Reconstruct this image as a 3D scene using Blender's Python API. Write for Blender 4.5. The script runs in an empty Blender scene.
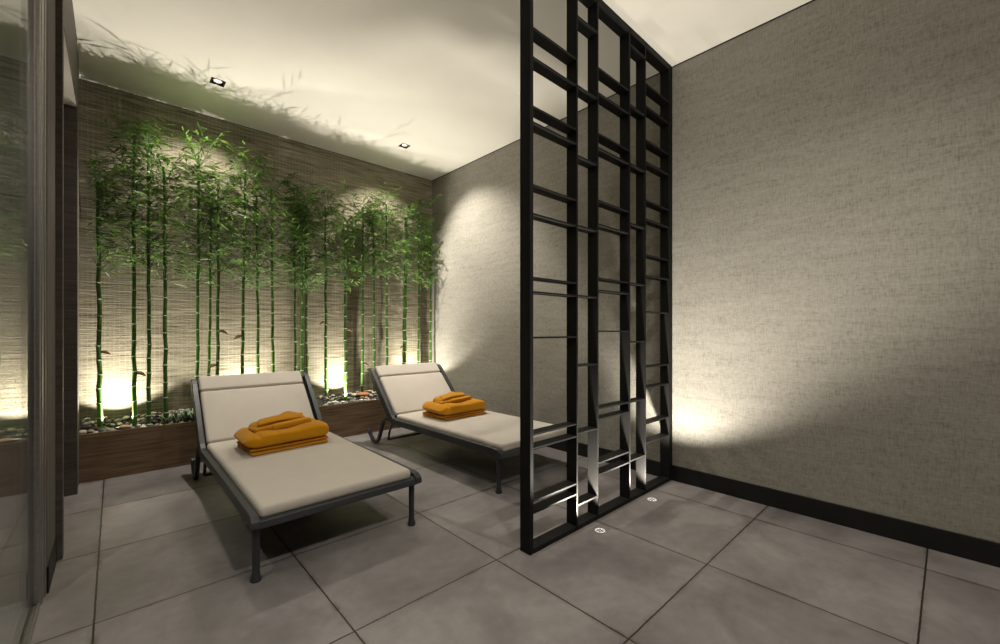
import bpy, bmesh, math, random
import numpy as np
from mathutils import Vector, Matrix
C = bpy.context.scene.collection
sc = bpy.context.scene
PI = math.pi

# ------------------------------------------------------------------ camera, world, exposure
FPX = 416.5
HEAD = math.atan2(450, FPX)
cam = bpy.data.cameras.new('camera'); co = bpy.data.objects.new('camera', cam); C.objects.link(co)
co.location = (0, 0, 1.2); co.rotation_euler = (PI / 2, 0, HEAD - PI / 2)
cam.sensor_width = 36; cam.lens = FPX * 36 / 1000; cam.shift_y = 9.2 / 1000
cam.clip_start = 0.02
sc.camera = co
w = bpy.data.worlds.new('world'); sc.world = w; w.use_nodes = True
w.node_tree.nodes['Background'].inputs[0].default_value = (0.02, 0.019, 0.017, 1)
w.node_tree.nodes['Background'].inputs[1].default_value = 0.3
sc.view_settings.view_transform = 'Standard'; sc.view_settings.look = 'None'
sc.view_settings.gamma = 1; sc.view_settings.exposure = 1.0
try: sc.view_settings.use_curve_mapping = False
except Exception: pass
sc.cycles.max_bounces = 10; sc.cycles.diffuse_bounces = 6; sc.cycles.glossy_bounces = 5
sc.cycles.transmission_bounces = 8; sc.cycles.sample_clamp_indirect = 6
sc.cycles.caustics_reflective = False; sc.cycles.caustics_refractive = False

WARM = (1.0, 0.935, 0.815)
P_PLANTER = 58      # planter uplights
P_FLOOR = 95        # in-floor uplights by the screen
P_DOWN = 80        # wall-washing heads of the two downlights
P_FILL = 75        # added fill downlights, out of view over the front of the room
H_CEIL = 3.337
PLANTER_LIGHTS = [(0.03, 4.80), (0.99, 4.80), (1.95, 4.80), (2.91, 4.80)]
FLOOR_LIGHTS = [(2.14, 1.428), (2.804, 1.439)]
BACK_DOWN = [(0.65, 4.265), (2.453, 4.27)]
UNSEEN_DOWN = [(0.75, -0.35), (1.95, -0.35), (-0.95, 1.6)]  # out of view; the first two are added as fill

# ------------------------------------------------------------------ helpers
def tag(o, label=None, cat=None, group=None, kind=None):
    if label: o['label'] = label
    if cat: o['category'] = cat
    if group: o['group'] = group
    if kind: o['kind'] = kind
    return o

def empty(name, loc=(0, 0, 0), rz=0):
    o = bpy.data.objects.new(name, None); C.objects.link(o)
    o.location = loc; o.rotation_euler = (0, 0, rz); o.empty_display_size = 0.1
    return o

class MB:
    def __init__(s): s.v = []; s.f = []; s.m = []
    def add(s, vs, fs, m=0):
        n = len(s.v); s.v += [tuple(p) for p in vs]
        s.f += [tuple(i + n for i in f) for f in fs]; s.m += [m] * len(fs)
    def box(s, x0, x1, y0, y1, z0, z1, m=0):
        s.add([(x0,y0,z0),(x1,y0,z0),(x1,y1,z0),(x0,y1,z0),(x0,y0,z1),(x1,y0,z1),(x1,y1,z1),(x0,y1,z1)],
              [(0,3,2,1),(4,5,6,7),(0,1,5,4),(1,2,6,5),(2,3,7,6),(3,0,4,7)], m)
    def tube(s, pts, r, n=10, m=0, cap=True, ref=None):
        pts = [Vector(p) for p in pts]; k = len(pts)
        rs = r if isinstance(r, (list, tuple)) else [r] * k
        vs = []; fs = []
        up = None
        for i, p in enumerate(pts):
            t = (pts[min(i + 1, k - 1)] - pts[max(i - 1, 0)]).normalized()
            if up is None:
                up = Vector(ref) if ref else (Vector((1, 0, 0)) if abs(t.x) < .8 else Vector((0, 1, 0)))
            a = (up - t * up.dot(t)).normalized(); b = t.cross(a); up = a
            for j in range(n):
                q = 2 * PI * j / n
                vs.append(p + (a * math.cos(q) + b * math.sin(q)) * rs[i])
        for i in range(k - 1):
            for j in range(n):
                fs.append((i*n+j, i*n+(j+1) % n, (i+1)*n+(j+1) % n, (i+1)*n+j))
        if cap:
            fs.append(tuple(range(n - 1, -1, -1))); fs.append(tuple((k-1)*n + j for j in range(n)))
        s.add(vs, fs, m)
    def sweep_yz(s, path, x0, x1, h, m=0):
        """a flat bar: rectangle x0..x1 by h swept along a (y, z) path"""
        k = len(path); vs = []; fs = []
        hs = h if isinstance(h, (list, tuple)) else [h] * k
        for i, (y, z) in enumerate(path):
            a = path[max(i - 1, 0)]; b = path[min(i + 1, k - 1)]
            ty, tz = b[0] - a[0], b[1] - a[1]; l = math.hypot(ty, tz); ty /= l; tz /= l
            ny, nz = -tz, ty; q = hs[i] / 2
            vs += [(x0, y - ny*q, z - nz*q), (x1, y - ny*q, z - nz*q), (x1, y + ny*q, z + nz*q), (x0, y + ny*q, z + nz*q)]
        for i in range(k - 1):
            for j in range(4):
                fs.append((i*4+j, i*4+(j+1) % 4, (i+1)*4+(j+1) % 4, (i+1)*4+j))
        fs.append((3, 2, 1, 0)); fs.append(tuple((k-1)*4 + j for j in range(4)))
        s.add(vs, fs, m)
    def lathe(s, prof, n=20, c=(0, 0, 0), m=0, closed=True):
        vs = []; fs = []; k = len(prof)
        for r, z in prof:
            for j in range(n):
                q = 2 * PI * j / n; vs.append((c[0] + r*math.cos(q), c[1] + r*math.sin(q), c[2] + z))
        for i in range(k - 1):
            for j in range(n): fs.append((i*n+j, i*n+(j+1) % n, (i+1)*n+(j+1) % n, (i+1)*n+j))
        if closed:
            fs.append(tuple(range(n - 1, -1, -1))); fs.append(tuple((k-1)*n + j for j in range(n)))
        s.add(vs, fs, m)
    def build(s, name, mats, parent=None, smooth=False, bevel=0, seg=2, loc=None, fix=True):
        me = bpy.data.meshes.new(name); me.from_pydata(s.v, [], s.f)
        if not isinstance(mats, (list, tuple)): mats = [mats]
        for q in mats: me.materials.append(q)
        me.polygons.foreach_set('material_index', s.m)
        if fix:
            bm = bmesh.new(); bm.from_mesh(me); bmesh.ops.recalc_face_normals(bm, faces=bm.faces); bm.to_mesh(me); bm.free()
        if smooth: me.polygons.foreach_set('use_smooth', [True] * len(me.polygons))
        o = bpy.data.objects.new(name, me); C.objects.link(o)
        if parent: o.parent = parent
        if loc: o.location = loc
        if bevel:
            b = o.modifiers.new('bevel', 'BEVEL'); b.width = bevel; b.segments = seg; b.limit_method = 'ANGLE'; b.angle_limit = 0.6
        if smooth == 'auto':
            me.polygons.foreach_set('use_smooth', [True] * len(me.polygons))
            bm = bmesh.new(); bm.from_mesh(me)
            for e in bm.edges:
                if len(e.link_faces) == 2 and e.calc_face_angle(0) > 0.7: e.smooth = False
            bm.to_mesh(me); bm.free()
        return o

def pillow(lx, ly, lz, r, crown=0.0, n=20):
    """rounded, slightly crowned cushion block centred at the origin"""
    hx, hy, hz = lx / 2, ly / 2, lz / 2
    bm = bmesh.new()
    def axis(h):
        inner = np.linspace(-(h - r), h - r, n)
        a = np.linspace(0, PI / 2, 6)[1:-1]
        e = [(h - r) + r * math.tan(t / 2) for t in a]
        return [-h] + [-x for x in reversed(e)] + list(inner) + e + [h]
    ax = {0: axis(hx), 1: axis(hy), 2: [-hz, -hz*.7, -hz*.4, 0, hz*.4, hz*.7, hz]}
    hh = (hx, hy, hz); key = {}
    def vert(p):
        q = [0, 0, 0]; d = [0, 0, 0]
        for i in range(3):
            q[i] = max(-(hh[i] - r), min(hh[i] - r, p[i])); d[i] = p[i] - q[i]
        l = math.sqrt(sum(t * t for t in d))
        if l > 1e-9: p = tuple(q[i] + r * d[i] / l for i in range(3))
        x, y, z = p
        f = max(0, 1 - (x / hx) ** 4) * max(0, 1 - (y / hy) ** 4)
        if z > 0: z += crown * f
        else: z += 0
        k = (round(x, 6), round(y, 6), round(z, 6))
        if k not in key: key[k] = bm.verts.new((x, y, z))
        return key[k]
    for a in range(3):
        b, c = [i for i in range(3) if i != a]
        for sgn in (-1, 1):
            for i in range(len(ax[b]) - 1):
                for j in range(len(ax[c]) - 1):
                    vs = []
                    for (ii, jj) in ((i, j), (i + 1, j), (i + 1, j + 1), (i, j + 1)):
                        p = [0, 0, 0]; p[a] = sgn * hh[a]; p[b] = ax[b][ii]; p[c] = ax[c][jj]
                        v = vert(tuple(p))
                        if v not in vs: vs.append(v)
                    if len(vs) >= 3:
                        try: bm.faces.new(vs)
                        except ValueError: pass
    bmesh.ops.recalc_face_normals(bm, faces=bm.faces)
    me = bpy.data.meshes.new('cushion'); bm.to_mesh(me); bm.free()
    me.polygons.foreach_set('use_smooth', [True] * len(me.polygons))
    return me

def spot(name, parent, loc, direction, power, half, blend=0.15, color=WARM, radius=0.012):
    l = bpy.data.lights.new(name, 'SPOT'); l.energy = power; l.color = color
    l.spot_size = math.radians(2 * half); l.spot_blend = blend; l.shadow_soft_size = radius
    o = bpy.data.objects.new(name, l); C.objects.link(o); o.parent = parent; o.location = loc
    o.rotation_euler = Vector(direction).to_track_quat('-Z', 'Y').to_euler()
    return o

def copy_tree(o, parent=None):
    c = o.copy(); C.objects.link(c)
    if parent: c.parent = parent
    for ch in list(o.children): copy_tree(ch, c)
    return c

# ------------------------------------------------------------------ materials
class NT:
    def __init__(s, name):
        s.m = bpy.data.materials.new(name); s.m.use_nodes = True; s.t = s.m.node_tree
        s.b = s.t.nodes['Principled BSDF']; s.out = s.t.nodes['Material Output']
        s._co = None
    def n(s, kind, **kw):
        o = s.t.nodes.new(kind)
        for k, v in kw.items(): setattr(o, k, v)
        return o
    def l(s, a, b): s.t.links.new(a, b)
    def co(s):
        if not s._co: s._co = s.n('ShaderNodeTexCoord').outputs['Object']
        return s._co
    def noise(s, scale=(1, 1, 1), sc=1.0, detail=3, rough=.55, dist=0):
        mp = s.n('ShaderNodeMapping'); mp.inputs['Scale'].default_value = scale; s.l(s.co(), mp.inputs[0])
        t = s.n('ShaderNodeTexNoise'); s.l(mp.outputs[0], t.inputs['Vector'])
        t.inputs['Scale'].default_value = sc; t.inputs['Detail'].default_value = detail
        t.inputs['Roughness'].default_value = rough; t.inputs['Distortion'].default_value = dist
        return t.outputs['Fac']
    def math(s, op, a, b=None, clamp=False):
        o = s.n('ShaderNodeMath', operation=op); o.use_clamp = clamp
        for i, x in enumerate((a, b)):
            if x is None: continue
            if isinstance(x, (int, float)): o.inputs[i].default_value = x
            else: s.l(x, o.inputs[i])
        return o.outputs[0]
    def ramp(s, fac, stops):
        r = s.n('ShaderNodeValToRGB'); e = r.color_ramp.elements
        while len(e) < len(stops): e.new(0.5)
        for q, (p, c) in zip(e, stops): q.position = p; q.color = (*c, 1)
        s.l(fac, r.inputs[0]); return r.outputs[0]
    def mix(s, fac, a, b, mode='MIX'):
        o = s.n('ShaderNodeMix', data_type='RGBA', blend_type=mode)
        for i, x in ((0, fac), (6, a), (7, b)):
            if isinstance(x, (int, float)): o.inputs[i].default_value = x
            elif isinstance(x, tuple): o.inputs[i].default_value = (*x, 1)
            else: s.l(x, o.inputs[i])
        return o.outputs[2]
    def bump(s, h, strength=.2, dist=.01):
        o = s.n('ShaderNodeBump'); o.inputs['Strength'].default_value = strength; o.inputs['Distance'].default_value = dist
        s.l(h, o.inputs['Height']); s.l(o.outputs[0], s.b.inputs['Normal'])
    def col(s, c):
        if isinstance(c, tuple): s.b.inputs['Base Color'].default_value = (*c, 1)
        else: s.l(c, s.b.inputs['Base Color'])
    def set(s, rough=.5, metal=0, spec=.5):
        s.b.inputs['Roughness'].default_value = rough; s.b.inputs['Metallic'].default_value = metal
        s.b.inputs['Specular IOR Level'].default_value = spec
    def xyz(s):
        o = s.n('ShaderNodeSeparateXYZ'); s.l(s.co(), o.inputs[0]); return o.outputs

def simple(name, c, rough=.5, metal=0, spec=.5, var=.12, sc=30):
    t = NT(name); t.set(rough, metal, spec)
    f = t.noise(sc=sc)
    a = tuple(x * (1 - var) for x in c); b = tuple(min(1, x * (1 + var)) for x in c)
    t.col(t.ramp(f, [(.3, a), (.7, b)])); return t.m

def m_linen():
    t = NT('linen_wallcovering'); t.set(.85, 0, .15)
    v = t.noise((1, 135, 26), detail=2, rough=.6); h = t.noise((1, 30, 125), detail=2, rough=.6)
    st = t.noise((1, 3.0, 30), detail=5, rough=.7); bl = t.noise((1, 1.0, 2.2), detail=3)
    f = t.math('ADD', t.math('ADD', t.math('MULTIPLY', v, .34), t.math('MULTIPLY', h, .30)),
               t.math('ADD', t.math('MULTIPLY', st, .28), t.math('MULTIPLY', bl, .08)))
    t.col(t.ramp(f, [(.34, (.17, .157, .132)), (.44, (.252, .236, .204)), (.5, (.292, .275, .240)), (.68, (.37, .35, .31))]))
    t.bump(f, .35, .006); return t.m

def m_weave():
    t = NT('reed_weave_wallcovering'); t.set(.8, 0, .2)
    x, y, z = t.xyz()
    h1 = t.noise((4.5, 1, 95), detail=3, rough=.7); h2 = t.noise((1.6, 1, 42), detail=4, rough=.7)
    fine = t.noise((60, 1, 150), detail=2)
    f = t.math('ADD', t.math('ADD', t.math('MULTIPLY', h1, .46), t.math('MULTIPLY', h2, .42)), t.math('MULTIPLY', fine, .12))
    base = t.ramp(f, [(.37, (.038, .032, .021)), (.455, (.18, .158, .108)), (.54, (.29, .26, .188)), (.66, (.44, .40, .31))])
    p = t.math('FRACT', t.math('MULTIPLY', t.math('ADD', x, t.math('MULTIPLY', t.noise((20, 1, .5), detail=2), .03)), 1 / .034))
    line = t.math('LESS_THAN', t.math('ABSOLUTE', t.math('SUBTRACT', p, .5)), .10)
    lw = t.math('MULTIPLY', line, t.math('MULTIPLY', t.noise((9, 1, 40), detail=3), .42))
    t.col(t.mix(lw, base, (.40, .37, .29)))
    t.bump(f, .6, .012); return t.m

def m_floor():
    t = NT('concrete_look_tile'); 
    x, y, z = t.xyz(); S = .7665
    fx = t.math('DIVIDE', t.math('ADD', x, .062), S); fy = t.math('DIVIDE', t.math('SUBTRACT', y, .084), S)
    wob = t.math('MULTIPLY', t.math('SUBTRACT', t.noise(sc=22, detail=2), .5), .006)
    def dist(f):
        q = t.math('FRACT', t.math('ADD', t.math('ADD', f, 100.5), wob)); return t.math('ABSOLUTE', t.math('SUBTRACT', q, .5))
    d = t.math('MINIMUM', dist(fx), dist(fy))
    grout = t.math('LESS_THAN', d, .0047)
    cl = t.noise(sc=2.1, detail=6, rough=.6, dist=.6); fi = t.noise(sc=14, detail=4, rough=.6)
    idv = t.n('ShaderNodeCombineXYZ'); 
    t.l(t.math('FLOOR', t.math('ADD', fx, 0)), idv.inputs[0]); t.l(t.math('FLOOR', t.math('ADD', fy, 0)), idv.inputs[1])
    wn = t.n('ShaderNodeTexWhiteNoise'); wn.noise_dimensions = '2D'; t.l(idv.outputs[0], wn.inputs['Vector'])
    f = t.math('ADD', t.math('ADD', t.math('MULTIPLY', cl, .66), t.math('MULTIPLY', fi, .2)), t.math('MULTIPLY', wn.outputs['Value'], .14))
    base = t.ramp(f, [(.32, (.122, .111, .110)), (.5, (.192, .175, .174)), (.68, (.275, .254, .252))])
    sm = t.math('MULTIPLY', t.math('LESS_THAN', d, .035), 1)
    smn = t.n('ShaderNodeMapRange'); t.l(d, smn.inputs[0]); smn.inputs[1].default_value = .004; smn.inputs[2].default_value = .03
    smn.inputs[3].default_value = 1; smn.inputs[4].default_value = 0
    stn = t.n('ShaderNodeMapRange'); t.l(t.noise(sc=7, detail=5, rough=.75), stn.inputs[0]); stn.inputs[1].default_value = .47; stn.inputs[2].default_value = .68
    st = t.math('MULTIPLY', t.math('MULTIPLY', smn.outputs[0], stn.outputs[0]), .9)
    c = t.mix(st, base, (.055, .045, .033))
    c = t.mix(grout, c, (.022, .018, .014)); t.col(c)
    rr = t.n('ShaderNodeMapRange'); t.l(cl, rr.inputs[0]); rr.inputs[3].default_value = .38; rr.inputs[4].default_value = .58
    t.l(rr.outputs[0], t.b.inputs['Roughness']); t.b.inputs['Specular IOR Level'].default_value = .35
    hh = t.math('SUBTRACT', t.math('MULTIPLY', fi, .08), grout); t.bump(hh, .25, .003); return t.m

def m_wood(name, a, b, c):
    t = NT(name); t.set(.55, 0, .3)
    g = t.noise((1.6, 8, 30), sc=1.6, detail=6, rough=.62, dist=.35); fi = t.noise((3, 40, 160), detail=3)
    f = t.math('ADD', t.math('MULTIPLY', g, .75), t.math('MULTIPLY', fi, .25))
    t.col(t.ramp(f, [(.34, a), (.5, b), (.66, c)])); t.bump(f, .15, .004); return t.m

def m_fabric(name, c, scale=900, rough=.9, var=.1):
    t = NT(name); t.set(rough, 0, .15)
    a = t.noise((1, .2, .2), sc=scale, detail=1); b = t.noise((.2, 1, 1), sc=scale, detail=1); g = t.noise(sc=6, detail=3)
    f = t.math('ADD', t.math('MULTIPLY', t.math('ADD', a, b), .3), t.math('MULTIPLY', g, .4))
    t.col(t.ramp(f, [(.35, tuple(x*(1-var) for x in c)), (.65, tuple(x*(1+var) for x in c))]))
    t.b.inputs['Sheen Weight'].default_value = .15; t.bump(f, .1, .002); return t.m

def m_leaf(name, c0, c1):
    t = NT(name); t.set(.42, 0, .4)
    f = t.noise(sc=17, detail=2); col = t.ramp(f, [(.35, c0), (.65, c1)]); t.col(col)
    tr = t.n('ShaderNodeBsdfTranslucent'); t.l(col, tr.inputs[0])
    mx = t.n('ShaderNodeMixShader'); mx.inputs[0].default_value = .3
    t.l(t.b.outputs[0], mx.inputs[1]); t.l(tr.outputs[0], mx.inputs[2]); t.l(mx.outputs[0], t.out.inputs[0]); return t.m

def m_glass():
    t = NT('clear_glass')
    fr = t.n('ShaderNodeFresnel'); fr.inputs[0].default_value = 1.45
    tr = t.n('ShaderNodeBsdfTransparent'); tr.inputs[0].default_value = (.93, .95, .94, 1)
    gl = t.n('ShaderNodeBsdfGlossy'); gl.inputs['Roughness'].default_value = 0
    gl.inputs['Color'].default_value = (.95, .95, .95, 1)
    mx = t.n('ShaderNodeMixShader'); t.l(t.math('MULTIPLY', fr.outputs[0], .62), mx.inputs[0])
    t.l(tr.outputs[0], mx.inputs[1]); t.l(gl.outputs[0], mx.inputs[2]); t.l(mx.outputs[0], t.out.inputs[0]); return t.m

def m_emit(name, c, s):
    t = NT(name); t.b.inputs['Emission Color'].default_value = (*c, 1); t.b.inputs['Emission Strength'].default_value = s
    t.col((.8, .8, .78)); return t.m

def m_tile_dark():
    t = NT('dark_shower_tile'); t.set(.35)
    x, y, z = t.xyz()
    d = t.math('ABSOLUTE', t.math('SUBTRACT', t.math('FRACT', t.math('DIVIDE', t.math('ADD', z, 5.125 - .252 + .0), .513)), .5))
    j = t.math('GREATER_THAN', d, .493)
    b = t.ramp(t.noise((2, 1, 14), detail=5, rough=.65), [(.3, (.16, .145, .13)), (.7, (.23, .21, .19))])
    t.col(t.mix(j, b, (.012, .011, .01))); return t.m

M = {}
M['linen'] = m_linen(); M['weave'] = m_weave(); M['floor'] = m_floor()
M['ceil'] = simple('ceiling_paint', (.71, .68, .61), .9, 0, .1, .02, 3)
M['black'] = simple('black_metal', (.0085, .008, .0075), .62, 0, .18, .1, 40)
M['base'] = simple('black_baseboard', (.010, .0095, .009), .5, 0, .3, .1, 20)
M['planter'] = m_wood('dark_walnut', (.078, .050, .028), (.150, .097, .056), (.225, .152, .092))
M['casing'] = m_wood('dark_brown_wood', (.056, .046, .040), (.080, .066, .058), (.105, .09, .08))
M['stub'] = simple('grey_wallpaper', (.12, .11, .098), .85, 0, .2, .25, 160)
M['alu'] = simple('brushed_aluminium', (.40, .38, .37), .36, 1, .5, .1, 60)
M['glass'] = m_glass(); M['shower'] = m_tile_dark(); M['plaster'] = simple('taupe_plaster', (.30, .27, .235), .9, 0, .1, .04, 6)
M['frame'] = simple('charcoal_powder_coat', (.031, .032, .035), .45, 0, .45, .08, 120)
M['deck'] = m_fabric('black_sling_mesh', (.02, .02, .021), 500)
M['cush'] = m_fabric('beige_canvas', (.51, .464, .412), 900, .9, .05)
M['towel'] = m_fabric('mustard_cotton', (.52, .222, .004), 420, .95, .14)
M['culm'] = m_leaf('bamboo_green', (.055, .125, .020), (.090, .19, .036))
M['node'] = simple('bamboo_node', (.42, .50, .32), .6)
M['leaf'] = m_leaf('bamboo_leaf', (.046, .098, .014), (.135, .228, .038))
M['twig'] = simple('bamboo_twig', (.06, .16, .03), .6)
M['dry'] = simple('dry_brown_leaf', (.16, .10, .05), .8)
M['succ'] = m_leaf('succulent_green', (.07, .19, .11), (.16, .32, .19))
M['succ_edge'] = simple('succulent_pale_edge', (.55, .62, .45), .6)
M['gravel'] = simple('dark_gravel', (.07, .062, .052), .9, 0, .2, .5, 90)
M['st0'] = simple('white_pebble', (.62, .58, .50), .6, 0, .3, .15, 40)
M['st1'] = simple('grey_pebble', (.27, .255, .23), .6, 0, .3, .2, 40)
M['st2'] = simple('charcoal_pebble', (.07, .066, .062), .55, 0, .3, .2, 40)
M['st3'] = simple('tan_pebble', (.40, .31, .21), .65, 0, .3, .2, 40)
M['terra'] = simple('terracotta_stone', (.52, .20, .08), .7, 0, .3, .25, 40)
M['pink'] = simple('pinkish_stone', (.42, .27, .18), .7, 0, .3, .2, 40)
M['lens'] = m_emit('lit_lens', (1, .95, .86), .32)
M['lamp'] = m_emit('lit_lamp', (1, .97, .9), 2.0)
M['steel'] = simple('stainless_steel', (.55, .53, .5), .3, 1)

# ------------------------------------------------------------------ the setting
def struct(name, mb, mat, label=None, bevel=0):
    o = mb.build(name, mat, bevel=bevel); o['kind'] = 'structure'
    if label: o['label'] = label
    return o
XW, YB, YF, XL = 3.309, 5.0, -1.6, -1.7
b = MB(); b.box(XL, XW + .1, YF, YB + .1, -.1, 0); struct('floor', b, M['floor'])
# ceiling with real square openings for the recessed lights
HOLE = .045
xs = sorted({XL, XW + .1} | {round(x + s * HOLE, 4) for x, y in BACK_DOWN + UNSEEN_DOWN for s in (-1, 1)})
ys = sorted({YF, YB + .1} | {round(y + s * HOLE, 4) for x, y in BACK_DOWN + UNSEEN_DOWN for s in (-1, 1)})
b = MB()
for i in range(len(xs) - 1):
    for j in range(len(ys) - 1):
        cx, cy = (xs[i] + xs[i+1]) / 2, (ys[j] + ys[j+1]) / 2
        if any(abs(cx - x) < HOLE and abs(cy - y) < HOLE for x, y in BACK_DOWN + UNSEEN_DOWN): continue
        b.add([(xs[i], ys[j], H_CEIL), (xs[i+1], ys[j], H_CEIL), (xs[i+1], ys[j+1], H_CEIL), (xs[i], ys[j+1], H_CEIL)], [(3, 2, 1, 0)])
bmx = b.build('ceiling', M['ceil'], fix=False); bmx['kind'] = 'structure'
b = MB(); b.box(XL, XW + .1, YF, YB + .1, H_CEIL + .25, H_CEIL + .35); o = struct('ceiling_slab', b, M['ceil'])
b = MB(); b.box(XL, XW + .1, YB, YB + .1, -.1, H_CEIL + .3); struct('wall_back', b, M['weave'])
b = MB(); b.box(XW, XW + .1, YF, YB, -.1, H_CEIL + .3); struct('wall_right', b, M['linen'])
b = MB(); b.box(XL, XW + .1, YF - .1, YF, -.1, H_CEIL + .3); struct('wall_front', b, M['stub'])
b = MB(); b.box(XL - .1, XL, YF - .1, YB + .1, -.1, H_CEIL + .3); struct('wall_left', b, M['stub'])
b = MB(); b.box(XW - .016, XW, YF, 4.648, 0, .122); struct('baseboard_right', b, M['base'], bevel=.003)
# dark strips standing in for the shade of the gap under the ceiling
b = MB(); b.box(XL, XW, YB - .004, YB, H_CEIL - .004, H_CEIL); struct('trim_1', b, M['base'])
b = MB(); b.box(XW - .004, XW, YF, YB, H_CEIL - .008, H_CEIL); struct('trim_2', b, M['base'])
# left wall: stub beside the glass, doorway with dark casing, end pier
b = MB(); b.box(-.275, -.226, 2.805, 3.17, 0, H_CEIL); struct('wall_left_stub', b, M['stub'])
b = MB(); b.box(-.228, -.221, 2.805, 3.17, 0, .122); struct('baseboard_left', b, M['base'])
b = MB(); b.box(-.28, -.200, 3.17, 3.235, 0, H_CEIL); b.box(-.272, -.200, 4.36, 4.43, 0, 2.846)
b.box(-.2035, -.200, 3.235, 4.36, 2.846, H_CEIL); struct('door_1', b, M['casing'], 'dark brown wooden doorway casing beside the planter', bevel=.004)
b = MB(); b.box(-.268, -.205, 4.43, 4.64, 0, H_CEIL); struct('wall_left_pier', b, M['stub'])
b = MB(); b.box(-.28, -.204, 3.236, 4.43, 2.847, H_CEIL); struct('wall_left_header', b, M['plaster'])
b = MB(); b.box(-1.7, -.285, 2.80, 2.90, 0, H_CEIL); struct('wall_shower', b, M['shower'])

# glass partition
g = empty('glass_partition', (-.26, 2.4, 0))
tag(g, 'tall clear glass shower partition in an aluminium profile at the left edge', 'glass partition')
b = MB(); b.box(-.005, .005, -3.7, .292, .013, 3.30); b.build('glass_pane', M['glass'], g)
b = MB()
b.box(-.020, .022, .300, .392, 0, H_CEIL); b.box(-.011, .008, .292, .30, .012, H_CEIL); b.box(.012, .027, .318, .336, 0, H_CEIL); b.box(.012, .026, .352, .378, 0, H_CEIL); b.box(.018, .032, .384, .400, 0, H_CEIL)
b.build('frame_profile', M['alu'], g, bevel=.003)
b = MB(); b.box(-.016, .021, -3.7, .292, 0, .013); b.box(.013, .021, -3.7, .292, .013, .022); b.box(-.016, -.010, -3.7, .292, .013, .022)
b.build('floor_track', M['alu'], g, bevel=.002)

# ------------------------------------------------------------------ ceiling downlights
def downlight(x, y, label, group=None):
    r = empty('recessed_downlight', (x, y, H_CEIL)); tag(r, label, 'downlight', group)
    b = MB(); o, i, t = .052, .040, .004
    b.box(-o, o, -o, -i, -t, .002); b.box(-o, o, i, o, -t, .002); b.box(-o, -i, -i, i, -t, .002); b.box(i, o, -i, i, -t, .002)
    b.build('trim_frame', M['black'], r, bevel=.001)
    b = MB(); q, h = .044, .10
    for (x0, x1, y0, y1) in ((-q, q, -q, -q + .003), (-q, q, q - .003, q), (-q, -q + .003, -q, q), (q - .003, q, -q, q)): b.box(x0, x1, y0, y1, 0, h)
    b.box(-q, q, -q, q, h - .003, h); b.build('housing', M['black'], r)
    b = MB(); b.lathe([(.031, .006), (.034, .010), (.030, .018), (.018, .034), (.012, .04)], 20, closed=False); b.build('reflector', M['st0'], r, smooth=True)
    b = MB(); b.lathe([(.0001, .0125), (.020, .0125), (.022, .015), (.014, .038), (.0001, .038)], 20, closed=False); b.build('lamp', M['lamp'], r, smooth=True)
    return r
d1 = downlight(*BACK_DOWN[0], 'square black recessed ceiling downlight above the nearer lounger, toward the left')
d2 = downlight(*BACK_DOWN[1], 'square black recessed ceiling downlight close to the far right corner of the ceiling')
def aim(tilt, az):
    return (math.sin(tilt) * math.cos(az), math.sin(tilt) * math.sin(az), -math.cos(tilt))
R = math.radians
spot('wall_wash_light', d1, (0, .012, .004), aim(R(25), R(99)), P_DOWN, 46, .6, radius=.025)
spot('wall_wash_light', d2, (0, .012, .004), aim(R(25), R(86)), P_DOWN * .8, 45, .6, radius=.025)
spot('side_wash_light', d2, (.012, 0, .004), aim(R(26), R(-24)), P_DOWN * 1.35, 46, .65, radius=.025)
spot('floor_light', d1, (0, 0, .004), (0.02, -.12, -1), P_DOWN * .35, 52, .5)
spot('floor_light', d2, (0, 0, .004), (0.0, -.12, -1), P_DOWN * .35, 52, .5)
for k, (x, y) in enumerate(UNSEEN_DOWN):  # first two: unseen lamps added to brighten the front of the room
    r = downlight(x, y, ['square black recessed downlight at the near end of the ceiling, on the left',
                         'square black recessed downlight at the near end of the ceiling, on the right',
                         'square black recessed downlight in the shower behind the glass partition'][k])
    spot('floor_light', r, (0, 0, .004), (0, .3, -1) if k < 2 else (0, 0, -1), P_FILL if k < 2 else 150, 62, 1.0, radius=.03)

# ------------------------------------------------------------------ in-floor uplights
for k, (x, y) in enumerate(FLOOR_LIGHTS):
    r = empty('floor_uplight', (x, y, 0))
    tag(r, ['small round in-floor uplight nearer the camera, below the middle of the screen',
            'small round in-floor uplight nearest the right wall, beside the screen end'][k], 'floor light')
    b = MB(); b.lathe([(.036, 0), (.036, .003), (.034, .004), (.030, .004), (.030, 0)], 28, closed=False); b.build('rim', M['steel'], r, smooth=False)
    b = MB(); b.lathe([(.0295, .002), (.0295, .0042), (.026, .0042), (.026, .002)], 28, closed=False); b.build('light_ring', M['lens'], r)
    b = MB(); b.lathe([(.030, 0), (.030, .002), (.0001, .0022)], 28, closed=False); b.build('dark_lens', M['gravel'], r)
    for j in range(7):
        a = 2 * PI * j / 6; rr = 0 if j == 6 else .019
        b = MB(); b.lathe([(.0044, .0018), (.0044, .004), (.003, .0050), (.0001, .0053)], 10, (rr*math.cos(a), rr*math.sin(a), 0), closed=False)
        b.build('led', M['lens'], r)
    spot('uplight', r, (0, 0, .012), (0, 0, 1), P_FLOOR, 62.5, .5, radius=.03)

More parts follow.
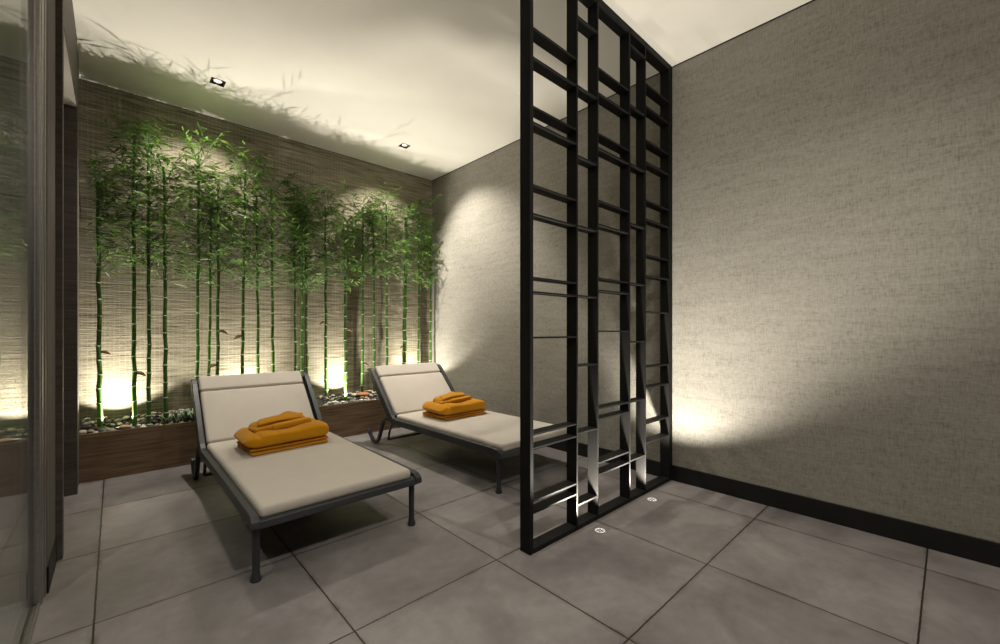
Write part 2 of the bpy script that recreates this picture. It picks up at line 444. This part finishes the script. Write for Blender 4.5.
# ------------------------------------------------------------------ planter with gravel
pl = empty('planter', (1.55, 4.65, 0)); tag(pl, 'long low dark walnut planter box along the bamboo wall', 'planter')
b = MB(); b.box(-2.4, XW - 1.55, 0, .022, 0, .383); b.build('front_board', M['planter'], pl, bevel=.003)
b = MB(); b.box(-2.4, -2.38, .022, .345, 0, .37); b.build('end_board', M['planter'], pl)
b = MB(); b.box(-2.38, XW - 1.55, .022, .345, .01, .30); b.build('soil_core', M['gravel'], pl)
rng = random.Random(7)
def bed_z(x, y):
    t = max(0, min(1, (y - 4.69) / .16)); z = .372 + .062 * t * t * (3 - 2 * t)
    for lx, ly in PLANTER_LIGHTS:
        d = math.hypot(x - lx, y - ly); q = max(0, min(1, (d - .07) / .10))
        z = .372 + (z - .372) * q
    return z
nx, ny = 340, 28
vv = []; ff = []
for i in range(nx + 1):
    for j in range(ny + 1):
        x = -.83 + (XW + .83) * i / nx; y = 4.673 + .326 * j / ny
        vv.append((x, y, bed_z(x, y) + rng.uniform(-.008, .008)))
for i in range(nx):
    for j in range(ny): ff.append((i*(ny+1)+j, (i+1)*(ny+1)+j, (i+1)*(ny+1)+j+1, i*(ny+1)+j+1))
b = MB(); b.add(vv, ff); o = b.build('gravel_bed', M['gravel'], smooth=False)
tag(o, 'bed of fine dark gravel filling the planter under the pebbles', 'gravel', kind='stuff')

def pebble_mesh(name, mat, seed):
    bm = bmesh.new(); bmesh.ops.create_icosphere(bm, subdivisions=2, radius=1)
    r = random.Random(seed); ph = [r.uniform(0, 6) for _ in range(6)]
    for v in bm.verts:
        p = v.co; k = 1 + .12 * math.sin(2.1*p.x + ph[0]) + .10 * math.sin(2.6*p.y + ph[1]) + .08 * math.sin(3*p.z + ph[2]) + .06*math.sin(4*p.x + 3*p.y + ph[3])
        v.co = p * k
    me = bpy.data.meshes.new(name); bm.to_mesh(me); bm.free(); me.materials.append(mat)
    me.polygons.foreach_set('use_smooth', [True] * len(me.polygons)); return me
kinds = [('white', 'st0'), ('grey', 'st1'), ('charcoal', 'st2'), ('tan', 'st3')]
pm = [[pebble_mesh('pebble', M[m], 10 * i + j) for j in range(3)] for i, (_, m) in enumerate(kinds)]
placed = []
def pebble(x, y, z, s, k, where):
    o = bpy.data.objects.new('pebble', pm[k][rng.randrange(3)]); C.objects.link(o)
    o.location = (x, y, z); o.scale = (s * rng.uniform(.9, 1.25), s * rng.uniform(.7, .95), s * rng.uniform(.42, .6))
    o.rotation_euler = (rng.uniform(-.25, .25), rng.uniform(-.25, .25), rng.uniform(0, 3.14))
    tag(o, '%s river pebble on the planter bed %s' % (kinds[k][0], where), 'pebble', '%s pebbles %s' % (kinds[k][0], where))
def scatter(x0, x1, n, where, layer2):
    mine = []; tries = 0
    while len(mine) < n and tries < 20000:
        tries += 1
        x, y = rng.uniform(x0, x1), rng.uniform(4.695, 4.965); s = rng.uniform(.019, .033)
        if any(math.hypot(x - lx, y - ly) < .085 for lx, ly in PLANTER_LIGHTS): continue
        if any(math.hypot(x - px, y - py) < .80 * (s + ps) for px, py, ps in placed): continue
        mine.append((x, y, s)); placed.append((x, y, s))
    for x, y, s in mine:
        k = rng.choices(range(4), [4, 4, 3, 1.5])[0]; pebble(x, y, bed_z(x, y) + s * .28, s, k, where)
    for _ in range(layer2):
        x, y = rng.uniform(x0, x1), rng.uniform(4.72, 4.94); s = rng.uniform(.020, .030)
        if any(math.hypot(x - lx, y - ly) < .13 for lx, ly in PLANTER_LIGHTS): continue
        k = rng.choices(range(4), [4, 4, 3, 1.5])[0]; pebble(x, y, bed_z(x, y) + s * 1.05, s, k, where)
scatter(-.19, .56, 105, 'left of the nearer lounger', 22)
scatter(1.70, 2.62, 120, 'between the two loungers', 24)

def flat_stone(x, y, sx, sy, sz, mat, label, seed, rz):
    o = bpy.data.objects.new('stone', pebble_mesh('stone', mat, seed)); C.objects.link(o)
    o.location = (x, y, bed_z(x, y) + sz * .7 + .012); o.scale = (sx, sy, sz); o.rotation_euler = (.05, .08, rz); tag(o, label, 'stone')
flat_stone(2.19, 4.79, .095, .05, .022, M['terra'], 'flat terracotta orange stone among pebbles near the farther lounger', 71, .1)
flat_stone(.06, 4.70, .045, .03, .018, M['pink'], 'small pinkish stone among the pebbles at the left end of the planter', 72, .3)

for k, (x, y) in enumerate(PLANTER_LIGHTS):
    r = empty('planter_uplight', (x, y, .372))
    tag(r, 'round uplight sunk in the planter gravel, ' + ['nearest the dark doorway', 'behind the nearer lounger', 'between the two loungers', 'behind the farther lounger'][k], 'planter light')
    b = MB(); b.lathe([(.034, -.06), (.034, .010), (.030, .014), (.027, .014), (.027, .008), (.0001, .008)], 24); b.build('housing', M['black'], r)
    b = MB(); b.lathe([(.0001, .0085), (.026, .0085), (.026, .011), (.0001, .012)], 24, closed=False); b.build('lens', M['lens'], r)
    spot('wide_uplight', r, (0, 0, .020), (0, 0, 1), P_PLANTER * .5, 62, .35, radius=.005)
    spot('narrow_uplight', r, (0, 0, .020), (0, 0, 1), P_PLANTER * .75, 46, 1.0, radius=.005)

# ------------------------------------------------------------------ succulents
def succulent(x, y, s, label, seed):
    r = empty('succulent', (x, y, bed_z(x, y))); tag(r, label, 'succulent', None)
    q = random.Random(seed)
    for i in range(11):
        a = i * 2.4 + q.uniform(-.3, .3); tilt = .12 + .05 * i; L = s * (1.05 - .03 * i) ; w_ = .011
        d = Vector((math.cos(a) * math.sin(tilt), math.sin(a) * math.sin(tilt), math.cos(tilt)))
        side = d.cross(Vector((0, 0, 1))).normalized(); nrm = side.cross(d)
        b = MB(); vs = []; fs = []; prof = [(0, .6), (.3, 1), (.6, .95), (.85, .6), (1, .06)]
        for t, ww in prof:
            p = d * (L * t) + Vector((d.x, d.y, 0)) * (.25 * L * t * t)
            vs += [p - side*w_*ww, p - nrm*.004*ww, p + side*w_*ww, p + nrm*.005*ww]
        for j in range(4):
            for m_ in range(4): fs.append((j*4+m_, j*4+(m_+1) % 4, (j+1)*4+(m_+1) % 4, (j+1)*4+m_))
        b.add(vs, fs)
        e = [d*(L*t) + Vector((d.x, d.y, 0))*(.25*L*t*t) + side*w_*ww for t, ww in prof]
        b.tube(e, .0018, 4, m=1); e = [p - side*2*w_*ww for p, (t, ww) in zip(e, prof)]; b.tube(e, .0018, 4, m=1)
        b.build('leaf', [M['succ'], M['succ_edge']], r, smooth=True)
for i, (x, y, s, lb) in enumerate([(.335, 4.715, .10, 'small pale-edged succulent beside the fourth bamboo stalk, leftmost of the row'),
        (.405, 4.705, .115, 'small green succulent second from the left of its row by the lounger'),
        (.475, 4.72, .115, 'small green succulent second from the right, nearly touching the lounger back'),
        (.545, 4.70, .12, 'small green succulent partly behind the nearer lounger back, rightmost of its row')]):
    succulent(x, y, s, lb, 40 + i)

# ------------------------------------------------------------------ bamboo
Fwd = (math.cos(HEAD), math.sin(HEAD)); Rgt = (math.sin(HEAD), -math.cos(HEAD))
def x_at(u, y):                                     # where the sight line of image column u crosses depth y
    dx = Fwd[0] * FPX + Rgt[0] * (u - 500); dy = Fwd[1] * FPX + Rgt[1] * (u - 500)
    return y * dx / dy
ORD = 'first second third fourth fifth sixth seventh eighth ninth tenth eleventh twelfth'.split()
# image column of the stalk at its base and high up, depth, radius, height of the highest leaves
BAM = [(99.8, 97.8, 4.79, .021, 2.72), (134.2, 134, 4.75, .019, 3.08), (149.2, 148.6, 4.72, .018, 3.05), (166, 164.2, 4.70, .019, 2.85),
       (197, 198.8, 4.76, .018, 3.08), (208.5, 211.3, 4.80, .017, 2.8), (217.5, 218.8, 4.74, .018, 2.75), (241.5, 245, 4.78, .019, 3.05),
       (259, 256.4, 4.82, .018, 2.8), (273, 271.6, 4.76, .019, 2.95), (296, 294, 4.84, .018, 2.8), (301.5, 303.2, 4.78, .017, 2.85),
       (307.3, 305, 4.86, .017, 2.7), (326, 325.7, 4.88, .021, 2.9), (345.8, 344.4, 4.86, .021, 2.7), (362.2, 362.9, 4.88, .019, 2.95),
       (374.4, 373.6, 4.87, .020, 2.85), (387.2, 386.3, 4.84, .019, 3.02), (404, 405.9, 4.84, .033, 2.95), (418.4, 419, 4.88, .018, 3.05), (430.6, 430.4, 4.90, .019, 2.75)]
BL = ['bamboo stalk standing nearest the dark doorway casing at the left end',
      'second bamboo stalk from the dark doorway, right edge of the first bright pool',
      'third bamboo stalk from the doorway, beside the leftmost bright pool of light',
      'fourth bamboo stalk from the doorway, rising just left of the succulents',
      'fifth bamboo stalk from the doorway, rising above the left corner of the nearer backrest',
      'left stalk of the close pair of bamboo behind the nearer backrest',
      'right stalk of the close pair of bamboo behind the nearer backrest',
      'eighth bamboo stalk from the doorway, behind the middle of the nearer backrest',
      'ninth bamboo stalk from the doorway, right of centre behind the nearer backrest',
      'tenth bamboo stalk from the doorway, slim and dark behind the nearer backrest',
      'left stalk of the three bamboo clustered behind the nearer backrest top right corner',
      'middle stalk of the three bamboo clustered behind the nearer backrest right corner',
      'right stalk of the three bamboo clustered behind the nearer backrest right corner',
      'bamboo stalk at the left of the bright pool between the two loungers',
      'bamboo stalk at the right of the bright pool between the two loungers',
      'bamboo stalk between the bright middle pool and the farther lounger',
      'bamboo stalk rising just behind the left edge of the farther backrest',
      'thin bamboo stalk behind the farther backrest, left of the thick stalk',
      'thickest bamboo stalk of the row, behind the farther backrest',
      'thin bamboo stalk just right of the thickest one, behind the farther backrest',
      'last bamboo stalk on the right, standing in the room corner']
SHEATH = {0: [(1.02, .9)], 1: [(.84, .5)], 6: [(.88, 2.8), (1.2, .3)], 7: [(1.15, 2.7)], 13: [(1.30, 2.9)], 14: [(1.22, .4)], 15: [(.8, .4)], 18: [(1.0, 2.6), (.72, 2.8)], 19: [(1.35, 2.7)]}

def bamboo(idx):
    ub, ut, y, r0, ztop = BAM[idx]; q = random.Random(100 + idx)
    xb, xt = x_at(ub, y), x_at(ut, y); zb = bed_z(xb, y) - .03; zc = ztop - .34
    root = empty('bamboo_plant', (xb, y, bed_z(xb, y)))
    tag(root, BL[idx], 'bamboo', 'bamboo stalks along the back wall')
    O = Vector((xb, y, bed_z(xb, y)))
    # culm: jointed, a slight kink and a pale ring at every node
    b = MB(); z = zb; nodes = []; seg = q.uniform(.115, .14)
    def ax(zz): 
        t = (zz - zb) / (2.58 - zb); return Vector((xb + (xt - xb) * t, y, zz))
    kink = Vector((0, 0, 0)); pts = [ax(zb)]; zz = zb
    while zz < zc:
        zz += seg * q.uniform(.92, 1.08) * (1 + .25 * (zz - .4) / 2.4)
        kink = Vector((q.uniform(-.005, .005), q.uniform(-.004, .004), 0)); pts.append(ax(zz) + kink)
    for i in range(len(pts) - 1):
        a, c = pts[i] - O, pts[i+1] - O; f = .92 - .42 * (i / len(pts)); r = r0 * f
        d = c - a
        b.tube([a, a + d*.06, a + d*.14, a + d*.5, a + d*.86, a + d*.95, c], [r*.92, r*.93, r*.96, r*.93, r*.97, r*1.04, r*1.05], 10, cap=False)
        b.tube([c - d.normalized()*.005, c - d.normalized()*.002, c + d.normalized()*.002, c + d.normalized()*.005], [r*1.0, r*1.10, r*1.08, r*.9], 10, m=1, cap=False)
        nodes.append((pts[i+1], r))
    b.build('culm', [M['culm'], M['node']], root, smooth=True, fix=False)
    # branches and leaves
    V = []; F = []; tw = MB()
    zlow = q.uniform(1.52, 1.78) + .1 * (idx / 20)
    def leaf(p, d, L, wd):
        d = d.normalized(); s = d.cross(Vector((0, 0, 1)))
        if s.length < .1: s = Vector((1, 0, 0))
        s.normalize(); s = (s + Vector((q.uniform(-.5, .5), q.uniform(-.5, .5), q.uniform(-.5, .5)))).normalized()
        n_ = s.cross(d).normalized(); k = len(V)
        c = p + d * (L * .38); tip = p + d * L - Vector((0, 0, L * .12))
        if max(tip.y, c.y) > YB - .015 or tip.x > XW - .015 or min(tip.x, c.x) < -.185: return
        V.extend([p, c - s * wd, c + s * wd, c - n_ * wd * .45, tip])
        F.extend([(k, k+1, k+3), (k, k+3, k+2), (k+1, k+4, k+3), (k+3, k+4, k+2)])
    lv = 0
    heights = []
    zz = zlow
    while zz < ztop - .05:
        heights.append(zz); zz += .039
    for hz in heights:
        t = (hz - zlow) / (ztop - zlow)
        nb = 3 if t < .8 else 2
        for _ in range(nb):
            az = q.uniform(0, 2 * PI); up = q.uniform(.25, 1.0)
            L = q.uniform(.10, .30) * (1 - .35 * t)
            d = Vector((math.cos(az), math.sin(az) * .8, up)).normalized()
            p0 = ax(min(hz, zc))
            if hz > zc: p0 = p0 + Vector((q.uniform(-.06, .06), q.uniform(-.06, .04), hz - zc - .05))
            if d.y < 0: L *= 1 + 1.1 * abs(d.y) * q.random()
            e = p0 + d * L
            if e.y > YB - .06: d.y = -abs(d.y); e = p0 + d * L
            if e.x > XW - .05: d.x = -abs(d.x); e = p0 + d * L
            if e.x < -.15: d.x = abs(d.x); e = p0 + d * L
            if e.y < 4.18: continue
            droop = Vector((0, 0, -.10 * L))
            m1 = p0 + d * (L * .5) + Vector((0, 0, .03 * L))
            tw.tube([p0 - O, m1 - O, e + droop - O], [.0022, .0017, .001], 4, cap=False)
            for c in range(q.choice((4, 5, 5, 6))):
                s_ = .4 + .6 * min(1, c / 5); p = (p0.lerp(m1, s_ * 2) if s_ < .5 else m1.lerp(e + droop, s_ * 2 - 1))
                a2 = az + q.uniform(-1.25, 1.25)
                dd = Vector((math.cos(a2), math.sin(a2) * .8, q.uniform(-.45, .35)))
                leaf(p - O + O, dd, q.uniform(.075, .125), q.uniform(.0058, .0088))
    # a loose plume at the very top
    for k in range(5):
        az = q.uniform(0, 2 * PI); p0 = ax(zc) + Vector((0, 0, -.02)); hh = ztop - zc
        e = p0 + Vector((math.cos(az) * .18, -abs(math.sin(az)) * q.uniform(.1, .42), hh * q.uniform(.5, 1.0)))
        e.x = max(-.14, min(XW - .1, e.x))
        m1 = p0.lerp(e, .5) + Vector((0, 0, .03)); tw.tube([p0 - O, m1 - O, e - O], [.0025, .002, .001], 4, cap=False)
        for c in range(7):
            p = m1.lerp(e, c / 6); a2 = az + q.uniform(-1.4, 1.4)
            leaf(p, Vector((math.cos(a2), math.sin(a2), q.uniform(-.2, .5))), q.uniform(.07, .11), .0075)
    tw.build('branches', M['twig'], root, fix=False)
    b = MB(); b.add([v - O for v in V], F); b.build('foliage', M['leaf'], root, fix=False)
    for (h, a) in SHEATH.get(idx, []):
        p = ax(h) - O; d = Vector((math.cos(a), -.25, .35)).normalized(); b = MB(); s = Vector((0, .6, 1)).normalized()
        vs = []
        for t, ww in ((0, .004), (.25, .014), (.6, .019), (.85, .013), (1, .003)):
            c = p + d * (.085 * t) + Vector((0, 0, -.055 * t * t)); vs += [c - s*ww, c + Vector((0, -.006, 0)), c + s*ww]
        b.add(vs, [(i*3+j, i*3+j+1, i*3+j+4, i*3+j+3) for i in range(4) for j in range(2)])
        o = b.build('dry_leaf', M['dry'], root, smooth=True); o['label'] = 'withered brown leaf'
        o.modifiers.new('thick', 'SOLIDIFY').thickness = .0015
for i in range(len(BAM)): bamboo(i)

# ------------------------------------------------------------------ lattice screen
s0 = empty('lattice_screen', (1.63, 1.524, 0))
tag(s0, 'black floor-to-ceiling metal lattice screen dividing the room', 'room divider')
Y0, Y1 = 0.0, .076
posts = [(1.630, 1.656), (2.038, 2.052), (2.256, 2.269), (2.643, 2.659), (2.868, 2.880), (3.252, XW)]
for x0, x1 in posts:
    b = MB(); b.box(x0 - 1.63, x1 - 1.63, Y0, Y1, 0, H_CEIL); b.build('post', M['black'], s0, bevel=.0015)
b = MB(); b.box(posts[0][1] - 1.63, posts[-1][0] - 1.63, Y0, Y1, 0, .027); b.build('bottom_rail', M['black'], s0, bevel=.0015)
b = MB(); b.box(posts[0][1] - 1.63, posts[-1][0] - 1.63, Y0, Y1, 3.294, H_CEIL); b.build('top_rail', M['black'], s0, bevel=.0015)
T = .0095
top = {0: [2.841, 2.682, 2.416, 2.332, 1.993, 1.838, 1.494, 1.417], 1: [3.108, 2.687, 2.265, 1.842, 1.420],
       2: [2.888, 2.729, 2.468, 2.378, 2.041, 1.889, 1.544, 1.467], 3: [3.222, 2.797, 2.383, 1.964, 1.544],
       4: [3.035, 2.869, 2.618, 2.457, 2.173, 2.035, 1.772, 1.618, 1.350]}
bot = {0: [1.160, .636, .562, .277, .214], 1: [.985, .575, .143], 2: [1.195, .697, .629, .350, .276], 3: [1.119, .695, .281], 4: [.929, .775, .510, .366]}
for k in range(5):
    for zt in [z for z in top[k]] + [z + T for z in bot[k]]:
        b = MB(); b.box(posts[k][1] - 1.63, posts[k+1][0] - 1.63, Y0 + .001, Y1 - .001, zt - T, zt); b.build('crossbar', M['black'], s0)

# ------------------------------------------------------------------ loungers
def smooth_path(p, n=8):
    out = []; P = [p[0]] + list(p) + [p[-1]]
    for i in range(1, len(P) - 2):
        for k in range(n):
            t = k / n; a, b_, c, d = P[i-1], P[i], P[i+1], P[i+2]
            out.append(tuple(.5 * (2*b_[j] + (c[j]-a[j])*t + (2*a[j]-5*b_[j]+4*c[j]-d[j])*t*t + (3*b_[j]-a[j]-3*c[j]+d[j])*t**3) for j in range(len(a))))
    out.append(tuple(p[-1])); return out
ANG = R(45.5); CA, SA = math.cos(ANG), math.sin(ANG)
def lounger(loc, label):
    r = empty('sun_lounger', loc); tag(r, label, 'sun lounger', 'sun loungers facing the room')
    W = .46
    hy, hz = 1.585, .292
    topy, topz = hy + .672 * CA, hz + .672 * SA
    path = [(-.012, .268), (.0, .288), (.022, .299), (.06, .302), (.4, .301), (.9, .299), (1.42, .294), (1.51, .291), (1.57, .297), (1.615, .325)]
    path += [(hy + s * CA, hz + s * SA) for s in (.09, .2, .36, .52, .628)]
    hs = [.030, .050, .056] + [.058] * 5 + [.066, .074, .076, .078, .078, .076, .072]
    path += [(topy, topz), (topy + .026, topz + .010), (topy + .052, topz + .004), (topy + .064, topz - .010)]; hs += [.052, .030, .016, .010]
    for sx in (-1, 1):
        x0, x1 = sorted((sx * W, sx * (W - .040)))
        b = MB(); b.sweep_yz(path, x0, x1, hs); b.build('side_rail', M['frame'], r, bevel=.005)
        # front leg: round, tapered, flared foot
        b = MB(); xl = sx * (W - .034)
        b.lathe([(.0001, 0), (.023, 0), (.025, .010), (.020, .026), (.0165, .05), (.0165, .15), (.018, .275), (.0001, .276)], 16, (xl, .045, 0), closed=False)
        b.build('leg', M['frame'], r, smooth='auto')
        # rear sled leg
        sp = smooth_path([(1.62, .305), (1.71, .296), (1.775, .255), (1.82, .17), (1.875, .065), (1.935, .018), (2.005, .032), (2.07, .085), (2.11, .125)], 6)
        b = MB(); x0, x1 = sorted((sx * (W - .002), sx * (W - .034))); b.sweep_yz(sp, x0, x1, .034)
        b.build('rear_leg', M['frame'], r, bevel=.005)
        # strut under the hinge
        b = MB(); b.tube([(sx * (W - .05), 1.62, .29), (sx * (W - .05), 1.70, .17), (sx * (W - .05), 1.735, .075)], .011, 10); b.build('strut', M['frame'], r, smooth='auto')
    b = MB(); b.sweep_yz([(-.004, .262), (.006, .288), (.03, .300)], -W + .030, W - .030, [.022, .034, .030]); b.box(-W + .03, W - .03, .012, .04, .254, .296)
    b.build('front_rail', M['frame'], r, bevel=.004)
    b = MB(); b.tube([(-W + .05, 1.735, .075), (W - .05, 1.735, .075)], .011, 10); b.build('cross_tube', M['frame'], r, smooth='auto')
    b = MB(); b.tube([(-W + .032, 1.56, .262), (W - .032, 1.56, .262)], .016, 10); b.build('hinge_tube', M['frame'], r, smooth='auto')
    b = MB(); b.tube([(-W + .03, topy - .02, topz - .015), (W - .03, topy - .02, topz - .015)], .014, 10); b.build('head_rail', M['frame'], r, smooth='auto')
    b = MB(); b.box(-W + .03, W - .03, .04, 1.57, .288, .300); b.build('seat_sling', M['deck'], r)
    b = MB(); ny_, nz_ = -SA, CA
    b.sweep_yz([(1.59 + s*CA + .030*SA, .315 + s*SA - .030*CA) for s in (0.02, .35, .66)], -W + .03, W - .03, .008); b.build('back_sling', M['deck'], r)
    # cushions
    def put(name, me, y, z, ang):
        me.materials.append(M['cush']); o = bpy.data.objects.new(name, me); C.objects.link(o); o.parent = r
        o.location = (0, y, z); o.rotation_euler = (ang, 0, 0); return o
    put('seat_cushion', pillow(.825, 1.555, .060, .024, .006), .782, .331, 0).location.x = -.008
    oy, oz = 1.555, .362
    def on_back(s, n_): return oy + s * CA - n_ * SA, oz + s * SA + n_ * CA
    y_, z_ = on_back(.251, -.028); put('back_cushion', pillow(.800, .494, .056, .022, .005), y_, z_, ANG).location.x = -.016
    y_, z_ = on_back(.579, -.028); put('head_cushion', pillow(.800, .156, .056, .022, .003), y_, z_, ANG).location.x = -.016
    return r
L1 = lounger((.925, 2.222, 0), 'beige cushioned charcoal sun lounger nearer the camera, left of the two')
L2 = copy_tree(L1); L2.location = (2.521, 2.237, 0); L2.rotation_euler = (0, 0, .014)
L2['label'] = 'beige cushioned charcoal sun lounger farther away, partly behind the black screen'

# ------------------------------------------------------------------ towels
def slab(mb, x0, x1, y0, y1, z0, z1, fn, nx=26, ns=28, e=2.6):
    """a soft folded layer: superellipse section swept along x with rounded ends; fn perturbs the points"""
    us = [0, .004, .015, .04, .08] + [.08 + .84 * i / nx for i in range(1, nx)] + [.92, .96, .985, .996, 1]
    hy, hz, cy, cz = (y1 - y0) / 2, (z1 - z0) / 2, (y0 + y1) / 2, (z0 + z1) / 2
    V = []; F = []; w_ = hz / (x1 - x0) * 1.1
    for u in us:
        d = min(u, 1 - u) / w_; k = 1 if d >= 1 else math.sqrt(max(0, 1 - (1 - d) ** 2)); k = max(k, .02)
        for j in range(ns):
            t = 2 * PI * j / ns; c, s_ = math.cos(t), math.sin(t)
            y = math.copysign(abs(c) ** (2 / (e + 2.5)), c) * (hy - hz * (1 - k)); z = math.copysign(abs(s_) ** (2 / (e + .9)), s_) * hz * k
            V.append(fn(x0 + (x1 - x0) * u, cy + y, cz + z, u, (y / hy), (z / hz)))
    n = len(us)
    for i in range(n - 1):
        for j in range(ns): F.append((i*ns+j, i*ns+(j+1) % ns, (i+1)*ns+(j+1) % ns, (i+1)*ns+j))
    F.append(tuple(range(ns - 1, -1, -1))); F.append(tuple((n-1)*ns + j for j in range(ns)))
    mb.add(V, F)
def bath_towel(name, label, group, loc, rz, seed):
    b = MB(); L = .27; sn = math.sin
    def low(x, y, z, u, v, w_): return (x + .004*sn(14*y + seed), y + .005*sn(9*x + seed) , max(.001, z + .0015*sn(13*x + 7*y)))
    slab(b, -L + .010, L - .015, -.195, .185, .0, .020, low, e=3)
    slab(b, -L + .004, L - .004, -.172, .185, .021, .043, low, e=3)
    def up(x, y, z, u, v, w_):
        lip = max(0, (.12 - u) / .12); rl = max(0, (u - .9) / .1); t = max(0, w_)
        z += .006*sn(6*x + seed) * t + .003*sn(21*x + 11*y) * t - .012*lip*lip*t - .010*t*math.exp(-((u - .45) / .28) ** 2) + .006*t*rl
        z -= .016 * t * 1.4 * math.exp(-((u - .125) / .018) ** 2) * max(0, -v + .2)          # crease where the end is folded over
        y += .006*sn(8*x + 1) + .010*t*max(0, -v)*sn(3.1*u)
        x += -.018 * lip * (1 - abs(w_)) + .008*sn(10*y)*lip
        return (x, y, z)
    slab(b, -L - .012, L, -.190, .185, .043, .141, up, nx=40, ns=40, e=3.8)
    def flap(x, y, z, u, v, w_): return (x, y + .01*sn(20*z), z - .006*u)
    slab(b, L - .06, L + .026, -.10, .10, .080, .132, flap, nx=12, e=2.2)
    o = b.build(name, M['towel'], smooth=True); o.location = loc; o.rotation_euler = (0, 0, rz); return tag(o, label, 'towel', group)
def hand_towel(name, label, group, loc, rz, seed):
    b = MB(); sn = math.sin
    def back(x, y, z, u, v, w_):
        t = (w_ + 1) / 2
        return (x, y + .035*u + .010*sn(9*x), z + .030*math.exp(-((u - .74) / .16) ** 2)*t*(.55 + .45*v) + .006*sn(10*x + seed)*t - .008*(1 - u)*(1 - u))
    slab(b, -.19, .195, -.045, .10, .004, .064, back, nx=30, e=2.1)
    def fold(x, y, z, u, v, w_): return (x, y + .030*u - .012*sn(3.1*u), z + .010*u + .004*sn(12*x + seed))
    slab(b, -.095, .205, -.112, -.040, .001, .044, fold, nx=26, e=2.0)
    slab(b, -.205, -.06, -.085, .04, .002, .036, lambda x, y, z, u, v, w_: (x, y, z + .006*u), nx=12, e=2.2)
    def drape(x, y, z, u, v, w_): return (x + .02*v, y + .03*u, z + .012*sn(3.1*u) - .014*max(0, -v))
    slab(b, -.155, .18, -.062, .045, .052, .074, drape, nx=26, e=2.2)
    o = b.build(name, M['towel'], smooth=True); o.location = loc; o.rotation_euler = (0, 0, rz); return tag(o, label, 'towel', group)
def towels(cx, cy, cz, rz, where, rz2, seed):
    bath_towel('folded_bath_towel', 'thick folded mustard bath towel lying on the %s' % where, 'folded mustard bath towels', (cx, cy, cz), rz, seed)
    p = Matrix.Rotation(rz, 4, 'Z') @ Vector((-.02, .02, .124))
    hand_towel('folded_hand_towel', 'loosely folded mustard hand towel on top of the bath towel on the %s' % where, 'mustard hand towels', (cx + p.x, cy + p.y, cz + p.z), rz + rz2, seed)
towels(.92, 3.345, .366, R(3), 'nearer lounger', R(4), 1.0)
towels(2.50, 3.365, .366, R(2), 'farther lounger', R(5), 2.3)
